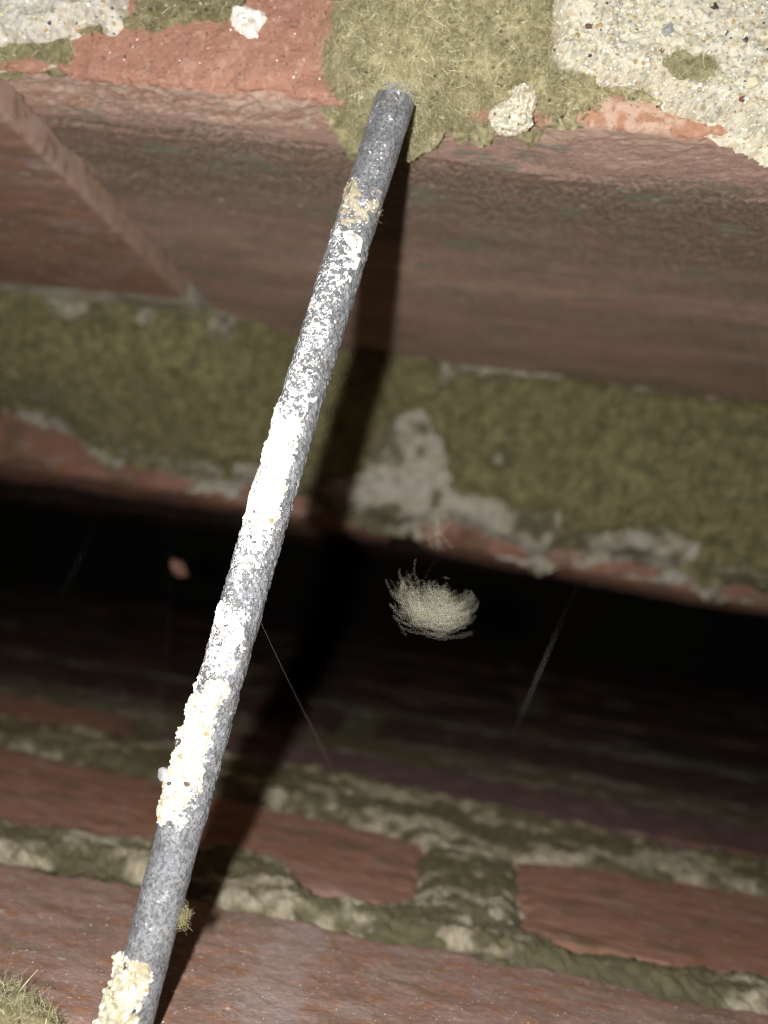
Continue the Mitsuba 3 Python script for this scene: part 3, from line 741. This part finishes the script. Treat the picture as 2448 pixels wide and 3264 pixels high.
# mossy cover of the ledge, out of focus
LM1 = [(-200, 17), (-104, 25), (-92, 26), (-84, 20), (-74, 17.5), (-62, 17), (-50, 18), (-41, 17), (-36, 19), (-27, 16), (-25, 25), (-22, 32), (-16, 36.5), (-12, 38), (-12, 50), (-200, 50)]
LM2 = [(-16, 38), (-13.5, 33), (-9.0, 26), (-6, 19.5), (3, 17), (9, 17), (12, 15), (15, 17.4), (17, 13), (22, 12.5), (30, 16), (36, 16.6), (43, 12), (48, 9.5), (56, 11.5), (75, 10), (150, 10), (150, 46.5), (20, 46.3), (-8, 45.4), (-14, 40)]


def ledge_moss(poly, seed, label, holes=()):
    def h(sd, x, y):
        q = np.stack([x, y, 0 * x], 1)
        hole = sum((np.exp(-(((x - a) / r) ** 2 + ((y - b) / s) ** 2)) for a, b, r, s in holes), 0 * x)
        return -1.2 + 3.4 * sm(-0.8, 2.4, sd) - 6.5 * hole + 2.6 * (nz(q, 0.16, seed) - 0.5) + 2.6 * (nz(q, 0.5, seed + 1, 3) - 0.5)
    v, f, hh, sd = sheet(poly, 0.6, h, 2.0, 2.2, 0.28, seed, level=lambda x, y: ledge_z(x, y) + 0.4)
    fibre_mat(v, f, (sd > 0.3) & (np.abs(v[:, 0]) < 115), 'moss_bed', label, 15000, seed + 5, 2.0, 0.045, 0.25, cat='moss', fibre=('straw_fibre', 'moss_fibre'), lift=0.8)


ledge_moss(LM1, 350, 'mossy green cover on the left half of the mortar ledge', [(-87, 43.5, 4.5, 2.6), (-55, 44, 2.5, 4), (-70, 43, 2.5, 1.8), (-29, 16, 3, 3)])
ledge_moss(LM2, 360, 'mossy green cover on the right half of the mortar ledge', [(2, 27, 1, 1), (12.5, 13, 4, 3.5), (37, 13.5, 6, 2.6), (24, 12, 2.5, 2)])

# ------------------------------------------------------------------ tufts, webs and a crumb
def at(t, a, r):
    return on_tie(np.array(t), np.radians(np.array(a)), np.array(r))


def curl_tuft(name, centre, n, size, seed, label, mat='wool_fibre', radius=0.013):
    """A wisp of wool: long fibres combed along a curved sweep, dense in the middle and fanning at the ends."""
    g = np.random.default_rng(seed)
    k = 9
    s = np.linspace(0, 1, k)[None]
    # combed from the upper left downwards and round to the right, thinning at both ends
    m = 24
    lock = g.integers(0, m, n)
    pick = lambda lo, hi, p=1.0: (lo + (hi - lo) * g.random(m) ** p)[lock][:, None]
    r = pick(0.35, 1.55) + g.normal(0, 0.24, (n, 1))
    a0 = pick(186, 262) + g.normal(0, 17, (n, 1))
    a = np.radians(a0 + (pick(16, 62, 1.3) + g.normal(0, 7, (n, 1))) * s)
    rr = r * (1 + pick(-0.22, 0.22) * (s - 0.5) + 0.06 * g.normal(size=(n, 1)) * s)
    x, y = 0.62 + 1.15 * rr * np.cos(a), 0.78 + 1.05 * rr * np.sin(a)
    z = pick(-0.5, 0.5) + 0.08 * g.normal(size=(n, 1)) + pick(-0.3, 0.3) * s
    wob = g.normal(0, 0.012, (n, k, 3)).cumsum(1)
    c = np.stack([x, y, z + 0 * x], 2) + wob
    w = c[..., :1] * RIGHT + c[..., 1:2] * UP - c[..., 2:] * FWD
    return obj(name, *tubes(np.asarray(centre) + w * size, radius * g.uniform(0.6, 1.3, n)), mat, label=label, cat='fibre tuft')


curl_tuft('fibre_tuft', (-4.3, -2.7, -18), 760, 2.8, 400, 'pale wisp of wool fibre hanging in the dark cavity right of the tie')
g = np.random.default_rng(410)
n = 13
top = np.array([-5.3, 9.6, -32])
c = np.stack([top + (g.normal(0, 0.5, (n, 1)) * RIGHT + g.normal(0, 0.5, (n, 3))) - UP * (g.uniform(0, 1, (n, 1)) * 2.0 + s * 3.6) + RIGHT * (g.normal(0, 0.4, (n, 1)) - 0.25) * s for s in np.linspace(0, 1, 5)], 1)
obj('fibre_tuft', *tubes(c, 0.022 * g.uniform(0.6, 1.3, n)), 'wool_fibre', label='small thin wisp above the pale wool wisp', cat='fibre tuft')
p, nr = np.repeat(at([0.895], [86], [RT])[0][None], 420, 0) + g.normal(0, 1, (420, 3)) * 0.22 + g.normal(0, 0.4, (420, 1)) * AX, np.repeat((E2 + 0.2 * E1)[None], 420, 0)
obj('fibre_tuft', *fuzz(p + (0.25 + g.uniform(-0.3, 0.3, (420, 1))) * E2, g.normal(size=(420, 3)), 0.22, 0.020, g, 0.8, 1.5), 'olive_fibre', label='tiny straw coloured tuft stuck to the right side of the tie', cat='fibre tuft')
p, nr = np.repeat(at([0.152], [76], [RT])[0][None], 26, 0) + g.normal(0, 0.3, (26, 1)) * AX, np.repeat((E2 - 0.6 * E1)[None], 26, 0)
obj('fibre_tuft', *fuzz(p, nr, 0.45, 0.013, g, 0.5), 'straw_fibre', label='few stray fibres on the right edge of the upper mortar crust', cat='fibre tuft')


def strand(a, b, r, seed, label, sag=0.6, dusty=None):
    """A web thread from a to b; dusty = (from, to, radius) is a stretch thickened by caught dust."""
    g = np.random.default_rng(seed)
    a, b = np.array(a, float), np.array(b, float)
    s = np.linspace(0, 1, 60)
    w = g.normal(0, 1, (4, 3))
    c = a + (b - a) * s[:, None] + np.array([0, 0, -sag]) * (4 * s * (1 - s))[:, None] + 0.12 * sum(np.sin((k + 2) * np.pi * s)[:, None] * w[k] / (k + 1) for k in range(4))
    rad = np.full(60, r)
    if dusty:
        rad = r + (dusty[2] - r) * sm(dusty[0] - 0.06, dusty[0] + 0.06, s) * sm(dusty[1] + 0.06, dusty[1] - 0.06, s) * (0.7 + 0.6 * nz(c, 1.3, seed))
    return obj('cobweb_strand', *tubes(c[None], rad[None], 4), 'web', label=label, cat='cobweb')


strand(at([0.60], [70], [RT])[0], (-12.2, YB + 1, -64), 0.008, 420, 'thin cobweb strand running from the tie down to the lower leaf', 0.6, (0.3, 0.95, 0.018))
strand((28.3, 46.0, -58), (4.5, YB + 1, -60), 0.003, 421, 'pale cobweb strand right of the wool wisp', 1, (0.61, 0.72, 0.042))
strand((6.5, YB + 1, -112), (23.0, YB + 1.5, -60), 0.02, 422, 'faint cobweb strand over the purplish brick', 0.2, (0.1, 0.9, 0.05))
strand((-5.2, 10.0, -110), (-5.2, 0.2, -17), 0.010, 423, 'hair thin web holding the wool wisp to the ledge', 0.3)
strand((-70, 12.4, -118), (-53.6, YB + 1, -80), 0.006, 424, 'hair thin web carrying the brick crumb across the cavity', 6)
strand((-84, 12.0, -118), (-92, YB + 1, -96), 0.003, 425, 'faint cobweb strand at the far left of the dark cavity', 3, (0.3, 0.5, 0.02))
mid = np.array([-60.8, -5.2, -103.5])
obj('brick_crumb', *stones([mid], [2.1], 3, 9, 0.5, 0.6), 'red_brick', label='small reddish brick crumb caught in a web over the dark cavity', cat='brick crumb')

# ------------------------------------------------------------------ the camera's flash
lamp = 'flash_lamp'
tag(lamp, 'small round white flash lamp beside the camera lens', 'flash lamp')
g32 = np.linspace(0, 2 * np.pi, 33)[:-1]
ring = lambda r, d: FLASH + FWD * d + r * (np.cos(g32)[:, None] * RIGHT + np.sin(g32)[:, None] * UP)
v = np.vstack([FLASH[None], ring(1.1, 0.0)])
f = np.stack([np.zeros(32, int), 1 + np.arange(32), 1 + (np.arange(32) + 1) % 32], 1)
if np.dot(np.cross(v[f[0, 1]] - v[0], v[f[0, 2]] - v[0]), FWD) < 0:
    f = f[:, ::-1]
scene[lamp + '__lens'] = {**mikit.ply((v * S, f), 'white_grain'), 'emitter': {'type': 'area', 'radiance': {'type': 'rgb', 'value': [FLASH_RADIANCE * c for c in FLASH_TINT]}}}
rings = [ring(1.1, -0.05), ring(1.2, 0.25), ring(2.7, 0.25), ring(2.7, -3.0), ring(0.01, -3.0)]
v = np.vstack(rings)
f = []
for k in range(4):
    for i in range(32):
        a, b, c, d = k * 32 + i, k * 32 + (i + 1) % 32, (k + 1) * 32 + (i + 1) % 32, (k + 1) * 32 + i
        f += [[a, b, c], [a, c, d]]
obj('housing', v, f, 'dark_grain', lamp, smooth=30)
